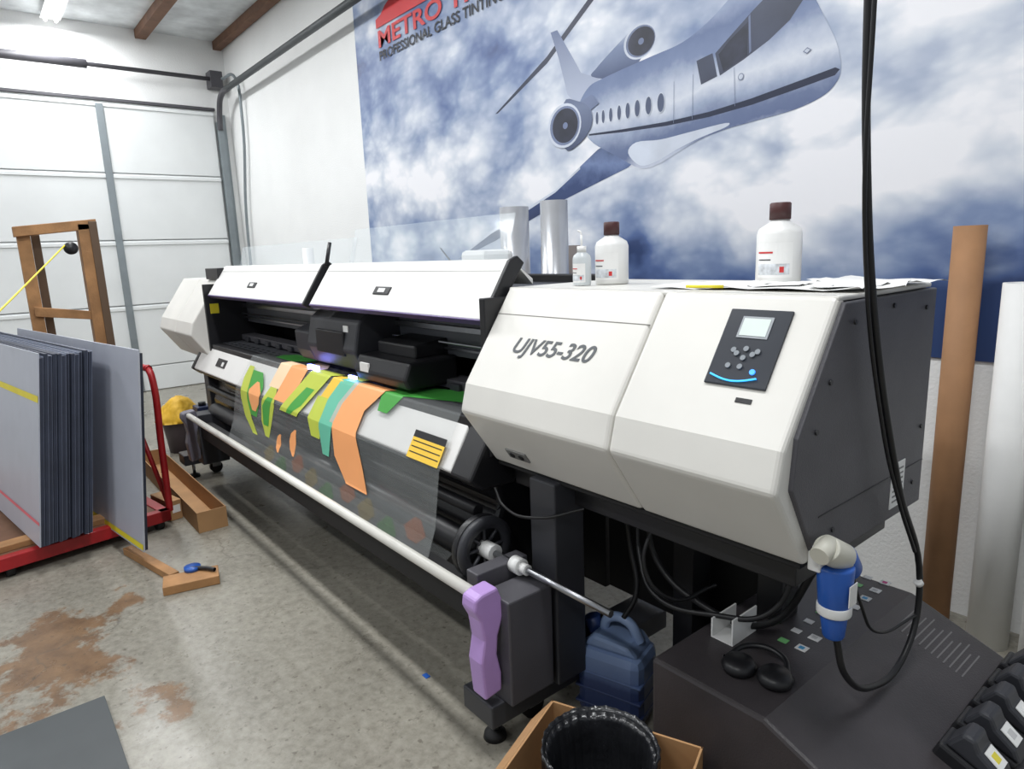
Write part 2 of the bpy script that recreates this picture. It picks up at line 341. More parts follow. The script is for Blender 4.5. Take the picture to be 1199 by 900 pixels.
pm=slm(-.825,.222,.006)
box('screen_bezel',(-.038,.022,0),(.04,.078,.002),M('bezel',(150,155,160),.4),pr,.001,mtx=pm)
box('screen',(-.032,.028,.002),(.034,.072,.003),M('lcd',(190,200,196),.3,emit=.35),pr,0,mtx=pm)
for i,(x,y) in enumerate(((-.03,-.01),(.03,-.01),(0,-.005),(0,-.028),(-.02,-.018),(.02,-.018),(-.03,-.05),(0,-.05),(.035,-.06))):
    a=pm@Vector((x,y,0)); bq=pm@Vector((x,y,.004)); cyl('button_%d'%i,a,bq,.0065,M('button_grey',(130,136,142),.4) if i!=8 else M('led_blue',(60,140,255),.4,emit=1.5),pr,n=16)
tube('panel_arc',[pm@Vector((-.066+.116*k/8,-.075-.012*math.sin(math.pi*k/8),.003)) for k in range(9)],.0022,M('arc_blue',(60,170,240),.4,emit=1.2),pr)
box('usb_slot',(-.02,-.006,0),(.02,.006,.002),black,pr,.001,mtx=slm(-.79,.095,.0))
cm=Matrix.Translation((-1.6,1.305,.955))@Matrix.Rotation(math.pi/2+math.atan2(.14,.20),4,'X')
box('socket_plate',(-.05,-.02,-.004),(.05,.02,.006),M('socket_grey',(120,120,118),.4),pr,.002,mtx=cm)
for i in (-1,1):
    cyl('socket_%d'%i,cm@Vector((i*.022,0,.004)),cm@Vector((i*.022,0,.009)),.011,black,pr,n=16)
box('under_frame',(-1.76,1.42,.79),(-.72,1.92,.886),black,pr)
box('under_lip',(-1.78,1.36,.872),(-.68,1.95,.888),blackm,pr)
box('under_shade_sheet',(-1.76,1.90,.22),(-1.06,1.93,.80),blackm,pr)  # added dark sheet, stands in for the shadow below the cabinet
# ---- middle
X0,X1=-5.15,-1.78
box('platen_bed',(X0,1.34,.93),(X1,1.95,1.02),black,pr,.006)
box('platen_strip',(X0+.02,1.42,1.0201),(X1-.02,1.56,1.023),M('platen_grey',(84,86,92),.4,var=.3,scale=90),pr,0)
box('back_panel',(X0,1.88,1.0),(X1,1.95,1.5),blackm,pr)
box('rear_shade_sheet',(X0,1.9,.2),(X1,1.93,1.0),blackm,pr)  # dark sheet put in for the shade beneath the middle section
box('top_cover',(X0,1.52,1.44),(X1,1.95,1.47),dark2,pr)
box('gantry_beam',(X0,1.62,1.16),(X1,1.76,1.34),M('gantry_grey',(96,98,104),.4),pr)
box('gantry_rail',(X0,1.60,1.27),(X1,1.62,1.295),steel,pr,.002)
box('gantry_rail_low',(X0,1.60,1.19),(X1,1.62,1.2),steel,pr,.001)
cyl('encoder_strip',(X0,1.58,1.225),(X1,1.58,1.225),.006,steel,pr)
box('media_press_bar',(X0,1.56,1.03),(X1,1.66,1.07),dark,pr)
for i in range(16):
    x=X0+.15+i*.205
    box('pinch_roller_%d'%i,(x,1.54,1.028),(x+.07,1.60,1.06),dark2,pr,.006)
for i in range(34):
    x=X0+.06+i*.098
    box('platen_slot_%d'%i,(x,1.43,1.0231),(x+.05,1.445,1.0236),blackm,pr,0); box('platen_slot_b%d'%i,(x+.04,1.47,1.0231),(x+.09,1.485,1.0236),blackm,pr,0)
box('inner_end_right',(X1-.03,1.33,.9),(X1,1.9,1.45),black,pr)
box('inner_end_left',(X0,1.33,.9),(X0+.03,1.9,1.45),black,pr)
box('warning_label',(X0+.03,1.36,1.24),(X0+.034,1.42,1.31),yel,pr,0)
# carriage
prism('carriage_body',[(1.40,1.10),(1.37,1.16),(1.40,1.30),(1.46,1.345),(1.70,1.345),(1.70,1.06),(1.42,1.06)],-3.42,-2.86,dark2,pr,.012)
prism('carriage_step',[(1.39,1.12),(1.385,1.22),(1.46,1.25),(1.6,1.25),(1.6,1.06),(1.42,1.06)],-3.62,-3.42,dark2,pr,.01)
box('carriage_face',(-3.3,1.372,1.13),(-2.98,1.395,1.25),black,pr,.006)
box('carriage_label_a',(-3.36,1.40,1.346),(-3.28,1.44,1.349),paper,pr,0)
box('carriage_label_b',(-3.0,1.388,1.25),(-2.95,1.393,1.28),paper,pr,0)
prism('uv_lamp_unit',[(1.37,1.045),(1.35,1.09),(1.38,1.16),(1.62,1.17),(1.62,1.045)],-2.84,-2.38,black,pr,.012)
prism('uv_lamp_mount',[(1.45,1.16),(1.45,1.22),(1.65,1.24),(1.65,1.16)],-2.78,-2.45,black,pr,.01)
box('uv_lamp_label',(-2.78,1.352,1.09),(-2.7,1.362,1.13),paper,pr,0)
uvb=M('uv_glow',(130,140,255),.4,emit=14)
box('uv_led_a',(-3.42,1.36,1.032),(-3.30,1.38,1.05),uvb,pr,.002); box('uv_led_b',(-2.93,1.36,1.035),(-2.86,1.375,1.05),uvb,pr,.002)
# front guide
prism('front_guide',[(1.355,1.012),(1.25,.835),(1.262,.82),(1.40,.82),(1.40,1.012)],X0-.18,X1-.14,wht2,pr,.006)
gm=Matrix.Translation((-4.78,1.30,.919))@Matrix.Rotation(math.atan2(.177,.105),4,'X')
box('guide_marker',(-.10,-.03,0),(.10,.03,.003),black,pr,0,mtx=gm); box('guide_marker_b',(.02,-.02,.003),(.06,.01,.005),plastw,pr,0,mtx=gm)
prism('front_black_edge',[(1.255,.822),(1.275,.80),(1.5,.80),(1.5,.822)],X0-.2,X1-.05,black,pr,.004)
prism('guide_end_cover',[(1.36,1.02),(1.24,.83),(1.3,.78),(1.45,.78),(1.45,1.02)],X1-.135,X1-.01,black,pr,.01)
prism('guide_end_cover_left',[(1.36,1.02),(1.24,.83),(1.3,.78),(1.45,.78),(1.45,1.02)],X0-.24,X0-.185,black,pr,.01)
prism('belly_panel',[(1.36,.80),(1.38,.70),(1.34,.60),(1.36,.44),(1.44,.34),(1.70,.34),(1.70,.93),(1.36,.93)],X0-.1,X1-.02,M('belly_black',(20,20,23),.22),pr,.02)
cyl('heater_bar',(X0,1.30,.70),(X1-.05,1.30,.70),.022,black,pr)
box('lower_beam',(X0+.2,1.14,.40),(X1+.1,1.22,.50),blackm,pr)
box('base_beam',(X0-.2,1.46,.2),(X1+.2,1.58,.34),blackm,pr)
# lids
def lid(tag,x0,x1):
    prism('lid_'+tag,[(1.345,1.375),(1.475,1.565),(1.50,1.575),(1.52,1.56),(1.375,1.36)],x0,x1,wht2,pr,.007,segs=3)
    prism('lid_trim_'+tag,[(1.343,1.372),(1.350,1.380),(1.376,1.362),(1.368,1.352)],x0,x1,M('lid_purple',(84,66,120),.4),pr,.002)
    prism('lid_top_'+tag,[(1.50,1.574),(1.52,1.558),(1.60,1.48),(1.60,1.50)],x0+.02,x1-.02,wht2,pr,.004)
    rot=Matrix.Rotation(math.atan2(.19,.13),4,'X')
    lm=Matrix.Translation(((x0+x1)/2-.05,1.40,1.453))@rot
    box('lid_handle_'+tag,(-.07,-.02,-.002),(.07,.02,.006),black,pr,.004,mtx=lm)
    box('lid_handle_slot_'+tag,(-.03,-.01,.006),(.03,.01,.008),plastw,pr,.002,mtx=lm)
    lm2=Matrix.Translation((x0,1.345+.13*.84,1.375+.19*.84))@rot
    box('lid_groove_'+tag,(.02,-.001,-.003),(x1-x0-.02,.001,.0008),seaml,pr,0,mtx=lm2)
    prism('lid_end_'+tag,[(1.335,1.37),(1.465,1.57),(1.50,1.585),(1.53,1.56),(1.375,1.35)],x1,x1+.02,black,pr,.004)
lid('far',-5.08,-3.36); lid('near',-3.28,-1.82)
cyl('lid_stay',(-3.31,1.47,1.56),(-3.31,1.5,1.68),.010,black,pr)
acr=M('clear_acrylic',(225,235,240),.08,alpha=.16)
prism('acrylic_cover',[(1.55,1.50),(1.60,1.70),(1.603,1.70),(1.553,1.50)],-5.0,-3.2,acr,pr,0)
prism('acrylic_cover_b',[(1.55,1.50),(1.62,1.74),(1.623,1.74),(1.553,1.50)],-3.25,-1.95,acr,pr,0)
box('top_left_box',(-5.35,1.42,1.48),(-5.05,1.6,1.56),black,pr)
box('rear_device',(-2.35,1.64,1.47),(-2.18,1.8,1.61),plastw,pr,.02)
# base legs
def leg(tag,x,xp):
    box('post_'+tag,(xp-.06,1.33,.18),(xp+.06,1.46,.88),dark2,pr,.006)
    box('foot_beam_'+tag,(x-.06,1.08,.12),(x+.1,1.95,.2),dark2,pr,.006)
    for k,y in enumerate((1.32,1.88)):
        cyl('caster_%s_%d'%(tag,k),(x-.02,y,.045),(x+.02,y,.045),.045,blackm,pr); box('caster_fork_%s_%d'%(tag,k),(x-.03,y-.03,.05),(x+.03,y+.03,.13),steel,pr)
    cyl('leveller_%s'%tag,(x,1.16,.02),(x,1.16,.14),.012,steel,pr); lathe('leveller_pad_%s'%tag,(x,1.16,0),[(0,0),(.04,0),(.036,.018),(.012,.03),(0,.03)],blackm,pr)
leg('right',-1.60,-1.52); leg('left',-5.35,-5.35); box('post_right_outer',(-.98,1.7,.5),(-.9,1.8,.82),black,pr)
box('post_b',(-1.30,1.72,.1),(-1.22,1.82,.82),black,pr)
# take-up unit
wav=[(1.035,.585),(1.06,.595),(1.12,.60),(1.135,.56),(1.138,.50),(1.115,.44),(1.108,.38),(1.122,.31),(1.12,.25),(1.055,.24),(1.05,.30),(1.045,.37),(1.06,.44),(1.05,.51),(1.03,.55)]
prism('takeup_purple_cover',wav,-1.565,-1.495,purple,pr,.008)
box('takeup_motor_box',(-1.58,1.13,.20),(-1.46,1.31,.555),dark,pr,.006)
box('takeup_bracket',(-1.66,1.12,.2),(-1.60,1.33,.60),dark,pr)
prism('takeup_cover_left',wav,-4.98,-4.9,M('grey_cover',(110,108,120),.4),pr,.008)
box('takeup_box_left',(-5.05,1.13,.20),(-4.9,1.31,.56),dark2,pr)
cyl('tension_bar',(-4.9,1.075,.57),(-1.57,1.075,.57),.019,M('bar_white',(222,220,212),.35),pr)
cyl('takeup_core',(-4.95,1.27,.57),(-1.78,1.27,.57),.05,black,pr)
cyl('reel_flange',(-1.80,1.27,.59),(-1.77,1.27,.59),.115,black,pr,n=48,bev=.005)
lathe('reel_ring',(-1.765,1.27,.59),[(.075,0),(.115,0),(.115,.02),(.075,.02),(.075,0)],dark2,pr,mtx=Matrix.Rotation(math.pi/2,4,'Y'))
for k in range(8):
    a=k*math.pi/4; cyl('reel_spoke_%d'%k,(-1.76,1.27+.03*math.cos(a),.59+.03*math.sin(a)),(-1.76,1.27+.1*math.cos(a),.59+.1*math.sin(a)),.007,dark2,pr,n=10)
cyl('shaft_hub',(-1.77,1.27,.59),(-1.70,1.27,.59),.03,plastw,pr)
cyl('shaft',(-1.77,1.27,.59),(-1.17,1.27,.59),.011,steel,pr)
cyl('shaft_stop',(-1.60,1.27,.59),(-1.56,1.27,.59),.028,plastw,pr)
cyl('shaft_stop_small',(-1.56,1.27,.59),(-1.53,1.27,.59),.018,plastw,pr)
# ---- printed film
fl=E('printed_clear_film')
FP=[(1.60,1.029),(1.50,1.027),(1.345,1.023),(1.236,.825),(1.20,.62),(1.15,.50),(1.2,.47),(1.26,.51)]
acc=[-.1]
for i in range(1,len(FP)): acc.append(acc[-1]+math.hypot(FP[i][0]-FP[i-1][0],FP[i][1]-FP[i-1][1]))
def fpt(x,s,out=0):
    s=max(-.1,min(acc[-1]-1e-6,s))
    for i in range(1,len(FP)):
        if s<=acc[i]:
            t=(s-acc[i-1])/(acc[i]-acc[i-1]); dy=FP[i][0]-FP[i-1][0]; dz=FP[i][1]-FP[i-1][1]; L=math.hypot(dy,dz)
            return Vector((x,FP[i-1][0]+dy*t+out*dz/L,FP[i-1][1]+dz*t-out*dy/L))
def strip(name,rows,mat,out=.004,n=24,par=None):
    s0,s1=rows[0][0],rows[-1][0]; ss=sorted(set([s0+(s1-s0)*i/n for i in range(n+1)]+[a for a in acc if s0<a<s1]))
    vs=[];fs=[]
    for s in ss:
        for j in range(1,len(rows)):
            if s<=rows[j][0]+1e-9:
                t=(s-rows[j-1][0])/(rows[j][0]-rows[j-1][0]); l=rows[j-1][1]+(rows[j][1]-rows[j-1][1])*t; r=rows[j-1][2]+(rows[j][2]-rows[j-1][2])*t; break
        vs+= [fpt(l,s,out),fpt(r,s,out)]
    for i in range(len(ss)-1): fs.append((2*i,2*i+1,2*i+3,2*i+2))
    return mesh(name,vs,fs,mat,par or fl)
film=M('clear_film',(200,205,205),.12,alpha=.2,coat=1)
strip('film_web',[(0.02,-4.2,-1.97),(acc[3],-4.3,-1.97),(acc[-1],-4.3,-1.95)],film,.002,40)
strip('print_green_l',[(.24,-4.20,-3.95),(.32,-4.20,-3.86),(.42,-4.12,-3.86),(.50,-3.98,-3.88)],green,.004)
strip('print_lime_l',[(.22,-4.20,-4.12),(.30,-4.22,-4.10),(.42,-4.18,-4.06),(.52,-4.08,-3.96),(.60,-3.92,-3.84)],lime,.005)
strip('print_orange_l',[(.30,-3.98,-3.94),(.36,-4.06,-3.86),(.42,-4.02,-3.86),(.47,-3.96,-3.9)],orange,.0055)
strip('print_lime_l2',[(.30,-3.76,-3.66),(.40,-3.82,-3.62),(.5,-3.80,-3.64),(.58,-3.72,-3.66)],lime,.0045)
strip('print_green_l2',[(.36,-3.74,-3.66),(.42,-3.80,-3.68),(.52,-3.76,-3.68)],green,.0055)
def diag(nm,s0,s1,xl,w,slope,mt,out): strip(nm,[(s0,xl,xl+w),(s1,xl+slope*(s1-s0),xl+w+slope*(s1-s0))],mt,out)
diag('stripe_peach',.10,.30,-3.74,.20,-.25,peach,.0042)
diag('stripe_orange',.11,.36,-3.58,.22,-.3,orange,.005)
diag('stripe_lime',.10,.40,-3.28,.24,-.85,lime,.0058)
strip('stripe_green',[(.24,-3.30,-3.20),(.34,-3.40,-3.28),(.40,-3.44,-3.38)],green,.0066)
diag('stripe_peach_b',.12,.30,-3.04,.12,-.5,yelo,.0045)
strip('stripe_lime_b',[(.26,-3.14,-2.98),(.38,-3.16,-2.98),(.46,-3.10,-3.0)],lime,.005)
strip('stripe_teal',[(.12,-2.94,-2.78),(.26,-3.02,-2.86),(.40,-3.02,-2.88),(.52,-2.95,-2.88)],teal,.006)
strip('stripe_grey',[(.12,-2.80,-2.74),(.26,-2.90,-2.84),(.36,-2.92,-2.86)],M('print_grey',(176,182,170),.45),.0066)
strip('stripe_orange_b',[(.12,-2.76,-2.50),(.26,-2.86,-2.64),(.36,-2.88,-2.64),(.5,-2.82,-2.54),(.60,-2.68,-2.48)],orange,.0075)
strip('print_green_top',[(-.08,-2.20,-1.98),(-.02,-2.40,-1.99),(.04,-2.52,-2.04),(.09,-2.54,-2.2),(.15,-2.56,-2.38),(.24,-2.54,-2.46)],green)
strip('print_green_top_l',[(-.02,-3.95,-3.62),(.04,-4.02,-3.62),(.1,-4.0,-3.72)],green)
strip('print_peach_top',[(.02,-3.55,-3.40),(.08,-3.5,-3.3),(.14,-3.45,-3.32)],peach)
strip('print_lime_top',[(.03,-2.95,-2.80),(.12,-3.02,-2.84)],lime)
for i,(x,s,r,mt) in enumerate(((-3.30,.54,.07,orange),(-3.50,.58,.05,orange))):
    strip('print_spot_%d'%i,[(s-r,x-.01,x+.01),(s-r*.6,x-r*.8,x+.01),(s,x-r,x+.02),(s+r*.6,x-r*.8,x+.01),(s+r,x-.01,x+.01)],mt)
for i in range(9):
    x=-3.6+i*.19; s=.66+.03*math.sin(i*2.1)
    strip('reflection_low_%d'%i,[(s-.05,x-.02,x+.02),(s,x-.08,x+.08),(s+.04,x-.03,x+.03)],M('film_reflection_%d'%(i%3),[(170,150,90),(90,150,80),(196,120,80)][i%3],.3,alpha=.22))  # faint colour patches painted as blurry reflections in the lower film
strip('yellow_sticker',[(.29,-2.2,-1.98),(.372,-2.2,-1.98)],yelo,.009); strip('sticker_black',[(.262,-2.2,-1.98),(.29,-2.2,-1.98)],black,.009)
for k in range(3): strip('sticker_line_%d'%k,[(.302+k*.022,-2.19,-1.99),(.306+k*.022,-2.19,-1.99)],black,.010)

# ------------ ink unit
iu=E('ink_supply_unit')
prism('ink_body',[(-1.05,0),(-1.05,.5),(-.72,.5),(-.44,.385),(-.40,.37),(-.26,.33),(-.26,0)],1.30,2.17,inkm,iu,.01,axis='y')
def topz(x): return .5 if x<-.72 else .5-(x+.72)*(.115/.28)
for k in range(5):
    y=1.66+k*.115
    m=Matrix.Translation((-.40,y,.375))@Matrix.Rotation(math.radians(22),4,'Y')
    box('ink_slot_%d'%k,(-.07,-.045,-.02),(.07,.045,.03),black,iu,.008,mtx=m)
    prism('ink_cap_%d'%k,[(-.06,.03),(-.045,.085),(-.02,.09),(.0,.07),(.05,.055),(.075,.03)],-.036,.036,dark2,iu,.008,axis='y',mtx=m)
    mt=m@Matrix.Translation((.026,0,.0635))@Matrix.Rotation(math.radians(17),4,'Y')
    box('ink_label_w_%d'%k,(-.022,-.022,0),(.022,.022,.0025),paper,iu,0,mtx=mt)
    box('ink_label_c_%d'%k,(-.010,-.011,.0025),(.010,.011,.0034),ink_c[(k+2)%5],iu,0,mtx=mt)
for k in range(8):
    y=1.62+k*.072+(.03 if k>3 else 0)
    box('sticker_%d'%k,(-.815,y,.5005),(-.785,y+.028,.502),paper,iu,0)
    box('sticker_col_%d'%k,(-.808,y+.007,.502),(-.794,y+.021,.5026),ink_c[(k*2+1)%5],iu,0)
    box('sticker_b_%d'%k,(-.865,y,.5005),(-.84,y+.022,.502),M('grn_sticker',(120,190,120),.5) if k%3==0 else paper,iu,0)
mt=Matrix.Translation((-.60,2.04,topz(-.60)+.001))@Matrix.Rotation(math.radians(22.3),4,'Y')
for k in range(12):
    box('note_%d'%k,(-.09+.017*k,-.09,0),(-.0862+.017*k,[.07,.03,.05][k%3],.0006),M('note_ink',(120,118,118),.6),iu,0,mtx=mt)
box('bracket_plate',(-1.0,1.50,.501),(-.93,1.62,.505),plastw,iu,.001); box('bracket_up',(-1.0,1.50,.505),(-.995,1.62,.56),plastw,iu,.001); box('bracket_up2',(-.935,1.50,.505),(-.93,1.62,.58),plastw,iu,.001)
lc=E('headphone_clamp')
for k in range(2):
    lathe('pad_%d'%k,(-.86+.09*k,1.42+.02*k,.505),[(0,0),(.04,0),(.045,.015),(.035,.03),(0,.03)],black,lc)
tube('band',[(-.9,1.42,.52),(-.88,1.5,.53),(-.8,1.52,.53),(-.74,1.45,.52)],.008,black,lc)

# cables
cb=E('power_cable')
tube('main_cable',[(-.62,1.35,4.4),(-.62,1.37,3.0),(-.62,1.39,2.04),(-.62,1.43,1.73),(-.62,1.52,1.41),(-.61,1.68,1.02),(-.6,1.86,.66),(-.6,1.80,.515),(-.6,1.6,.505),(-.61,1.46,.60),(-.62,1.42,.72)],.008,rub,cb)
tube('thin_cable',[(-.60,1.33,4.4),(-.60,1.36,3.0),(-.60,1.37,2.04),(-.62,1.44,1.6),(-.62,1.60,1.16),(-.61,1.70,.96),(-.60,1.80,.8)],.0045,rub,cb)
tube('thin_lead',[(-.64,1.52,.85),(-.62,1.54,.75),(-.62,1.66,.62),(-.60,1.85,.60)],.004,rub,cb)
cyl('tie_0',(-.602,1.845,.70),(-.598,1.851,.69),.011,plastw,cb,n=14)
pg=E('power_plug')
cream=M('socket_cream',(205,203,190),.45)
cyl('socket_head',(-.62,1.35,.95),(-.62,1.43,.90),.029,cream,pg,r2=.034,bev=.004)
cyl('socket_head_b',(-.62,1.32,.94),(-.62,1.37,.955),.021,cream,pg)
cyl('ring_blue',(-.62,1.42,.91),(-.62,1.455,.865),.034,blue,pg,bev=.004)
cyl('plug_body',(-.62,1.40,.895),(-.62,1.405,.79),.040,blue,pg,r2=.034,bev=.006)
cyl('plug_collar',(-.62,1.405,.80),(-.62,1.405,.775),.037,plastw,pg,bev=.004)
cyl('plug_tail',(-.62,1.405,.78),(-.62,1.41,.715),.030,blue,pg,r2=.023,bev=.006)
box('plug_label',(-.581,1.385,.81),(-.579,1.42,.86),plastw,pg,0)
box('plug_hanger',(-.665,1.36,.88),(-.635,1.40,.94),plastw,pg)
wr=E('wiring_harness')
tube('hose_a',[(-1.35,1.6,.80),(-1.3,1.55,.62),(-1.2,1.5,.55),(-1.0,1.52,.56),(-.85,1.55,.62),(-.8,1.6,.8)],.008,rub,wr)
tube('hose_b',[(-1.3,1.58,.80),(-1.27,1.6,.6),(-1.1,1.6,.52),(-.9,1.6,.54),(-.74,1.6,.80)],.01,rub,wr)
tube('hose_c',[(-1.75,1.32,.80),(-1.68,1.3,.76),(-1.5,1.3,.77),(-1.4,1.4,.80)],.005,rub,wr)
tube('hose_d',[(-1.2,1.5,.8),(-1.2,1.45,.66),(-1.15,1.5,.56),(-1.12,1.7,.54)],.006,rub,wr)
tube('hose_e',[(-1.42,1.6,.8),(-1.40,1.62,.6),(-1.36,1.6,.45),(-1.38,1.56,.37)],.009,rub,wr)

# ------------ things on the cabinet
def bottle(x,y,r,h,hasdrop=False):
    e=E('ink_bottle' if not hasdrop else 'dropper_bottle',(x,y,1.482))
    hb=h*.72
    lathe('body',(0,0,0),[(0,0),(r*.95,0),(r,.006),(r,hb*.85),(r*.9,hb*.95),(r*.45,hb*1.06),(r*.4,hb*1.12),(0,hb*1.12)],plastw if not hasdrop else M('bottle_frost',(220,226,228),.3,alpha=.75),e)
    if not hasdrop:
        lathe('cap',(0,0,hb*1.1),[(0,0),(r*.47,0),(r*.47,h-hb*1.12),(r*.42,h-hb*1.1),(0,h-hb*1.1)],capm,e)
    else:
        cyl('cap',(0,0,hb*1.05),(0,0,hb*1.25),r*.5,plastw,e); cyl('nozzle',(0,0,hb*1.2),(0,0,h*1.15),r*.12,plastw,e)
        tube('nozzle_tip',[(0,0,h*1.12),(-.004,0,h*1.22),(-.015,0,h*1.25)],.003,plastw,e)
    n=14
    def wrap(nm,a0,a1,z0,z1,o,mt):
        vs=[];fs=[]
        for i in range(n+1):
            a=math.radians(a0+(a1-a0)*i/n)
            for z in (z0,z1): vs.append(((r+o)*math.cos(a),(r+o)*math.sin(a),z))
        for i in range(n): fs.append((2*i,2*i+2,2*i+3,2*i+1))
        mesh(nm,vs,fs,mt,e)
    wrap('label',-120,-25,hb*.1,hb*.7,.0008,paper)
    wrap('label_red_band',-118,-75,hb*.52,hb*.55,.0014,redl)
    wrap('label_print',-118,-33,hb*.15,hb*.34,.0014,label)
    wrap('label_mark_a',-58,-47,hb*.19,hb*.29,.0018,redl); wrap('label_mark_b',-116,-80,hb*.40,hb*.42,.0014,M('label_black',(60,60,64),.6))
bottle(-1.57,1.58,.03,.14,True); bottle(-1.53,1.68,.055,.20); bottle(-1.03,1.84,.062,.225)
pp=E('paper_sheets')
for i,(x,y,w,h,a) in enumerate(((-1.1,1.62,.28,.2,.1),(-.9,1.72,.3,.21,-.15),(-.82,1.62,.3,.2,.05),(-1.0,1.66,.3,.2,.2),(-.76,1.84,.26,.2,-.25),(-.72,1.66,.2,.2,.3))):
    m=Matrix.Translation((x,y,1.481+.0012*i))@Matrix.Rotation(a,4,'Z')
    n=8; vs=[];fs=[]
    for r in range(n+1):
        for c in range(n+1):
            u,v=c/n-.5,r/n-.5
            vs.append(m@Vector((u*w,v*h,.005*abs(math.sin(5*u+i))+.008*(abs(u)**3)*8*random.random())))
    for r in range(n):
        for c in range(n):
            k=r*(n+1)+c; fs.append((k,k+1,k+n+2,k+n+1))
    mesh('sheet_%d'%i,vs,fs,paper,pp,smooth=True)
pn=E('pen'); cyl('barrel',(-1.0,1.52,1.49),(-1.1,1.5,1.49),.004,yel,pn)

# rolls behind the printer
silver=M('silver_roll',(186,188,192),.25,.4)
def roll(name,x,y,r,h,mt,z0=0):
    e=E(name,(x,y,z0)); lathe('tube',(0,0,0),[(r*.75,0),(r,0),(r,h),(r*.75,h),(r*.75,0)],mt,e); return e
roll('film_roll',-3.08,2.55,.085,1.85,silver); roll('film_roll',-2.74,2.55,.075,1.86,silver); roll('film_roll',-2.90,2.75,.12,1.62,M('roll_grey',(150,140,134),.5))
roll('clear_roll',-6.0,2.5,.05,1.7,plastw)
roll('cardboard_tube',-.90,2.98,.055,1.63,tubec)
roll('white_media_roll',-.70,2.95,.07,1.42,paper)
roll('white_media_roll',-.50,2.95,.075,1.42,paper)
roll('white_media_roll',-.48,2.72,.07,.9,paper)

# ------------ foreground box with bin
ang=math.atan2(.16,.39)
bx=E('cardboard_box',(-.975,.995,0),ang)
w=.21; hb=.355
for k,(a,bb) in enumerate((((-w,-w,.005),(w,-w+.006,hb)),((-w,w-.006,.005),(w,w,hb)),((-w,-w,.005),(-w+.006,w,hb)),((w-.006,-w,.005),(w,w,hb)),((-w,-w,0),(w,w,.006)))):
    box('side_%d'%k,a,bb,card,bx,.001)
def flap(name,p,q,r,s):
    dn=Vector((0,0,-.004)); P=[Vector(v) for v in (p,q,r,s)]
    mesh(name,P+[v+dn for v in P],[(0,1,2,3),(7,6,5,4),(0,4,5,1),(1,5,6,2),(2,6,7,3),(3,7,4,0)],card,bx)
flap('flap_back',(-w,w,hb),(w,w,hb),(w-.02,w+.03,hb-.10),(-w+.02,w+.03,hb-.10))
flap('flap_left',(-w,-w,hb),(-w,w,hb),(-w-.06,w-.02,hb-.07),(-w-.06,-w+.02,hb-.07))
flap('flap_right',(w,-w,hb),(w,w-.12,hb),(w+.05,w-.16,hb+.02),(w+.06,-w+.02,hb+.02))
tb=E('trash_bin',(-.985,1.025,.01))
bag=M('bag_black',(30,31,34),.25,var=.3,bump=.5,bscale=25)
n=96; vs=[];fs=[]
rows=[(.10,.0,0),(.125,.34,.0),(.134,.395,.001),(.140,.412,.003),(.143,.402,.004),(.141,.37,.005),(.134,.365,.004),(.132,.40,.002),(.124,.38,.003),(.115,.3,.007),(.10,.12,.01),(0.02,.10,0)]
for j,(r,z,amp) in enumerate(rows):
    for i in range(n):
        t=2*math.pi*i/n; rr=r+amp*math.sin(9*t+j*.3)*.4+amp*math.sin(31*t+.6*j)*.6
        vs.append((rr*math.cos(t),rr*math.sin(t),z+amp*.35*math.sin(12*t)))
for j in range(len(rows)-1):
    for i in range(n): fs.append((j*n+i,j*n+(i+1)%n,(j+1)*n+(i+1)%n,(j+1)*n+i))
mesh('bag_lined_bin',vs,fs,bag,tb,smooth=True)

# blue jug
jg=E('liquid_jug',(-1.41,1.56,0),.3)
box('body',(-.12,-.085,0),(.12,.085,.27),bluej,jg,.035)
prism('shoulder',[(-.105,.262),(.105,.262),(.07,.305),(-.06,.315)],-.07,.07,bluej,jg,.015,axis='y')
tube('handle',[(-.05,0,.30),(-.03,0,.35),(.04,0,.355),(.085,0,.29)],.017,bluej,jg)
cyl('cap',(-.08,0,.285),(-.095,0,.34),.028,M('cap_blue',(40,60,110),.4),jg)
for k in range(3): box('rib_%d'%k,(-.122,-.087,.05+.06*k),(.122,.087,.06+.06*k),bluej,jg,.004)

# ------------ cart with panels
ct=E('panel_cart',(-4.3,.33,0),math.radians(9))
box('deck_front',(-.06,-.75,.05),(.0,.46,.12),red,ct); box('deck_side_r',(-2.2,.40,.05),(0,.46,.12),red,ct); box('deck_side_l',(-2.2,-.75,.05),(0,-.69,.12),red,ct)
box('deck_back',(-2.2,-.75,.05),(-2.14,.46,.12),red,ct); box('deck_board',(-2.15,-.7,.09),(-.03,.40,.115),woodd,ct)
for k,(x,y) in enumerate(((-.05,-.36),(-.05,.40),(-2.1,-.68),(-2.1,.40),(-.05,-.7))):
    cyl('wheel_%d'%k,(x,y-.02,.04),(x,y+.02,.04),.04,blackm,ct)
tube('upright_r',[(-.04,.47,.1),(-.04,.475,.5),(-.05,.48,.95),(-.10,.48,1.0)],.02,red,ct)
tube('upright_rail',[(-.07,.48,.99),(-1.0,.48,1.0),(-2.1,.48,1.0)],.02,red,ct); cyl('upright_b',(-2.1,.46,.1),(-2.1,.48,1.0),.022,red,ct)
cyl('brace',(-.05,.475,.12),(-.7,.48,.98),.014,red,ct)
box('wood_bearer',(-.2,-.75,.115),(-.1,.35,.15),wood,ct); box('wood_bearer2',(-1.9,-.75,.115),(-1.8,.35,.15),wood,ct)
ps=E('panel_stack',(-4.3,.30,0),math.radians(9))
lean=.14
def sheet(nm,x0,x1,y,th,zb,h,mat,l=lean,par=ps):
    vs=[]
    for z,dy in ((zb,0),(zb+h,l*h)):
        for (x,yy) in ((x0,y),(x1,y),(x1,y+th),(x0,y+th)): vs.append((x,yy+dy,z))
    return mesh(nm,vs,[(0,3,2,1),(4,5,6,7),(0,1,5,4),(1,2,6,5),(2,3,7,6),(3,0,4,7)],mat,par)
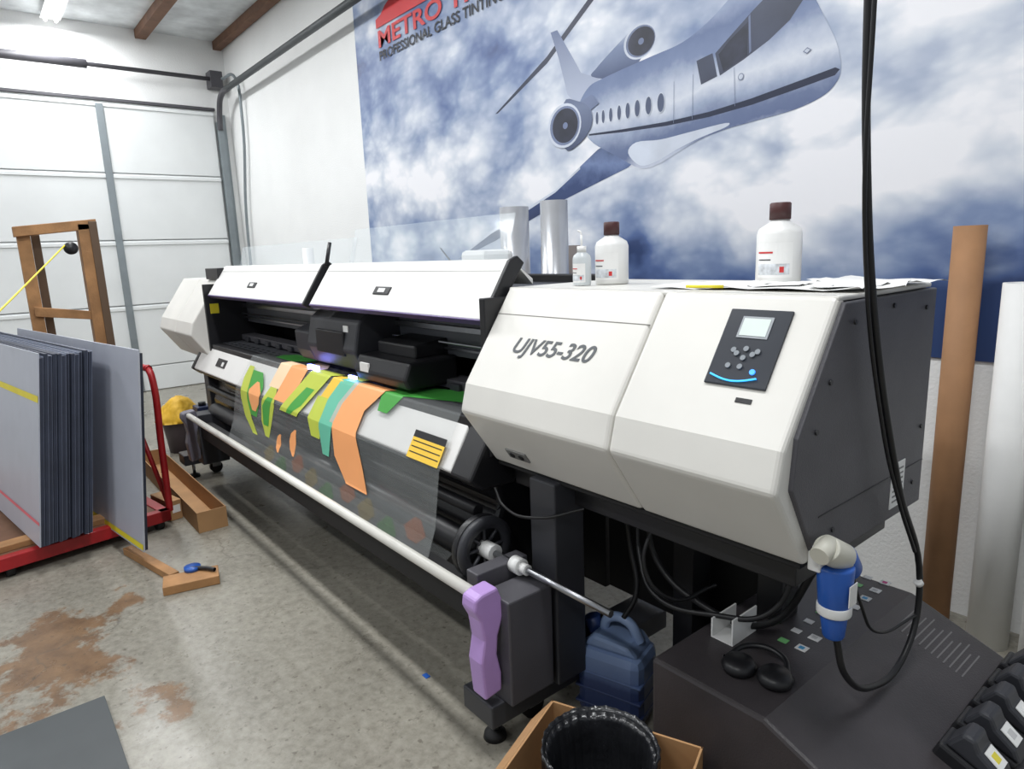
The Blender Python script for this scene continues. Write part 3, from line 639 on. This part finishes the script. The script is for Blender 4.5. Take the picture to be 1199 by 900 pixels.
sheet('panel_front_face',-2.5,.10,-.21,.006,.155,1.02,panelm)
y=-.203
for k in range(12):
    e=random.uniform(-.03,.015); sheet('board_%d'%k,-2.45,.10+e,y,.015,.155,1.005+random.uniform(-.015,.01),paneld); y+=.016
    sheet('liner_%d'%k,-2.45,.095+e,y-.0015,.004,.155,1.0,linerm) ; y+=.0045
sheet('panel_outer',-1.9,.50,.155,.008,.105,1.07,panelm,.11); sheet('panel_outer_back',-1.9,.48,.164,.02,.105,1.05,paneld,.11)
def tape(nm,xa,za,xb,zb,y,l,mat,zb0,w=.02):
    vs=[]
    for x,z in ((xa,za),(xb,zb),(xb,zb+w),(xa,za+w)): vs.append((x,y-.002+l*(z-zb0),z))
    mesh(nm,vs,[(0,1,2,3)],mat,ps)
tape('tape_yellow',-1.2,.92,.10,.92,-.21,lean,yel,.155,.035); tape('tape_red',-1.6,.27,.10,.27,-.21,lean,redt,.155,.018)
tape('tape_yellow_low',-.4,.115,.50,.115,.155,.11,yel,.105,.03)

# wooden frame
dw=M('dark_wood',(96,76,58),.7)
wf=E('wooden_crate_frame',(-6.75,.4,0))
box('post_r',(-.09,.42,0),(.05,.53,1.96),wood,wf); box('post_l',(-.09,.0,0),(.0,.09,1.88),wood,wf)
prism('top_bar',[(-.02,1.86),(.56,1.92),(.56,2.0),(-.02,1.94)],-.05,.05,wood,wf); prism('cross_bar',[(.03,1.22),(.5,1.15),(.5,1.22),(.03,1.30)],-.04,.03,wood,wf)
box('inner_post',(-.13,.1,0),(-.09,.16,1.88),dw,wf)
box('inner_post_r',(.05,.50,0),(.07,.56,1.98),dw,wf)
rp=E('yellow_rope'); tube('rope',[(-6.66,.72,1.80),(-5.8,.4,1.55),(-4.6,.05,1.30)],.006,yel,rp)
lathe('reel',(-6.62,.74,1.76),[(0,-.03),(.05,-.03),(.05,.03),(0,.03)],black,rp,mtx=Matrix.Rotation(math.pi/2,4,'Y'))
lb=E('lumber_offcut')
def bar(nm,p,q,w,h,mat,par):
    p=Vector(p);q=Vector(q); d=(q-p).normalized(); s=Vector((-d.y,d.x,0))*w/2
    mesh(nm,[p-s,q-s,q+s,p+s]+[v+Vector((0,0,h)) for v in (p-s,q-s,q+s,p+s)],[(0,3,2,1),(4,5,6,7),(0,1,5,4),(1,2,6,5),(2,3,7,6),(3,0,4,7)],mat,par,.003)
bar('stick',(-4.15,.50,.001),(-3.60,.62,.001),.05,.04,wood,lb); bar('block',(-3.52,.55,.001),(-3.46,.80,.001),.14,.045,wood,lb)
tp=E('hand_tool'); lathe('disc',(-3.56,.70,.046),[(0,0),(.04,0),(.04,.02),(0,.02)],blue,tp); tube('grip',[(-3.58,.67,.055),(-3.50,.75,.06),(-3.45,.78,.06)],.01,black,tp)
cbx=E('long_cardboard_box')
x0,x1,y0,y1,h=-5.9,-4.15,.88,1.05,.13
box('bottom',(x0,y0,.001),(x1,y1,.006),card,cbx,0); box('s1',(x0,y0,.006),(x1,y0+.006,h),card,cbx,0); box('s2',(x0,y1-.006,.006),(x1,y1,h),card,cbx,0); box('s3',(x1-.006,y0+.006,.006),(x1,y1-.006,h),card,cbx,0); box('s4',(x0,y0+.006,.006),(x0+.006,y1-.006,h),card,cbx,0)
sb=E('shipping_carton',(-4.62,.86,0),.2); box('carton',(-.14,-.09,.001),(.12,-.01,.13),card,sb,.004); box('label',(.121,-.07,.05),(.1215,-.02,.1),paper,sb,0)
bk=E('bucket',(-6.22,1.30,0)); lathe('pail',(0,0,0),[(0,0),(.12,0),(.15,.26),(.155,.27),(.14,.27),(.11,.02)],M('bucket_grey',(90,80,86),.5),bk)
rg=E('yellow_bag',(-6.20,1.29,.275))
bm=bmesh.new(); bmesh.ops.create_icosphere(bm,subdivisions=5,radius=1)
from mathutils import noise as mn
for v in bm.verts:
    d=v.co.normalized(); k=1+.16*mn.noise(d*1.6+Vector((3,1,0)))+.07*abs(mn.noise(Vector((d.x*7,d.y*7,d.z*2))))
    zz=max(0,d.z)
    v.co=Vector((d.x*.17*k*(1-.25*zz),d.y*.18*k*(1-.25*zz),zz**.8*.20*k+(min(0,d.z)*.004 if d.z<0 else 0)))
me=bpy.data.meshes.new('bag_cloth'); bm.to_mesh(me); bm.free(); me.materials.append(M('bag_yellow',(222,176,48),.6,var=.15,bump=.6,bscale=14)); o=bpy.data.objects.new('cloth',me); bpy.context.collection.objects.link(o); o.parent=rg
for p in me.polygons: p.use_smooth=True
cn=E('solvent_canister',(-5.95,1.42,0)); box('can',(-.08,-.06,.001),(.08,.06,.42),M('can_navy',(50,60,96),.4),cn,.01); cyl('cap',(0,0,.42),(0,0,.45),.03,black,cn)
fmx=E('floor_panel'); box('mat',(-2.74,-.9,.001),(-1.9,.18,.018),M('mat_grey',(74,78,80),.6),fmx,.002)
sc=E('blue_tape_scrap'); box('scrap',(-2.05,1.15,.001),(-2.02,1.17,.003),blue,sc,0)

# ------------ world & camera
W=bpy.data.worlds.new('World'); S.world=W; W.use_nodes=True
W.node_tree.nodes['Background'].inputs[0].default_value=(.90,.95,1,1); W.node_tree.nodes['Background'].inputs[1].default_value=.44
p=math.radians(11.3);th=math.radians(38.9);r=math.radians(2.2)
F=Vector((-math.cos(th)*math.cos(p),math.sin(th)*math.cos(p),-math.sin(p)))
R0=Vector((math.sin(th),math.cos(th),0));U0=R0.cross(F)
R=R0*math.cos(r)-U0*math.sin(r);U=U0*math.cos(r)+R0*math.sin(r)
cd=bpy.data.cameras.new('camera'); co=bpy.data.objects.new('camera',cd); bpy.context.collection.objects.link(co)
cd.sensor_width=36; cd.sensor_fit='HORIZONTAL'; cd.lens=780/1199*36; cd.clip_start=.05
m=Matrix((R,U,-F)).transposed().to_4x4(); m.translation=Vector((0,0,1.6)); co.matrix_world=m
S.camera=co
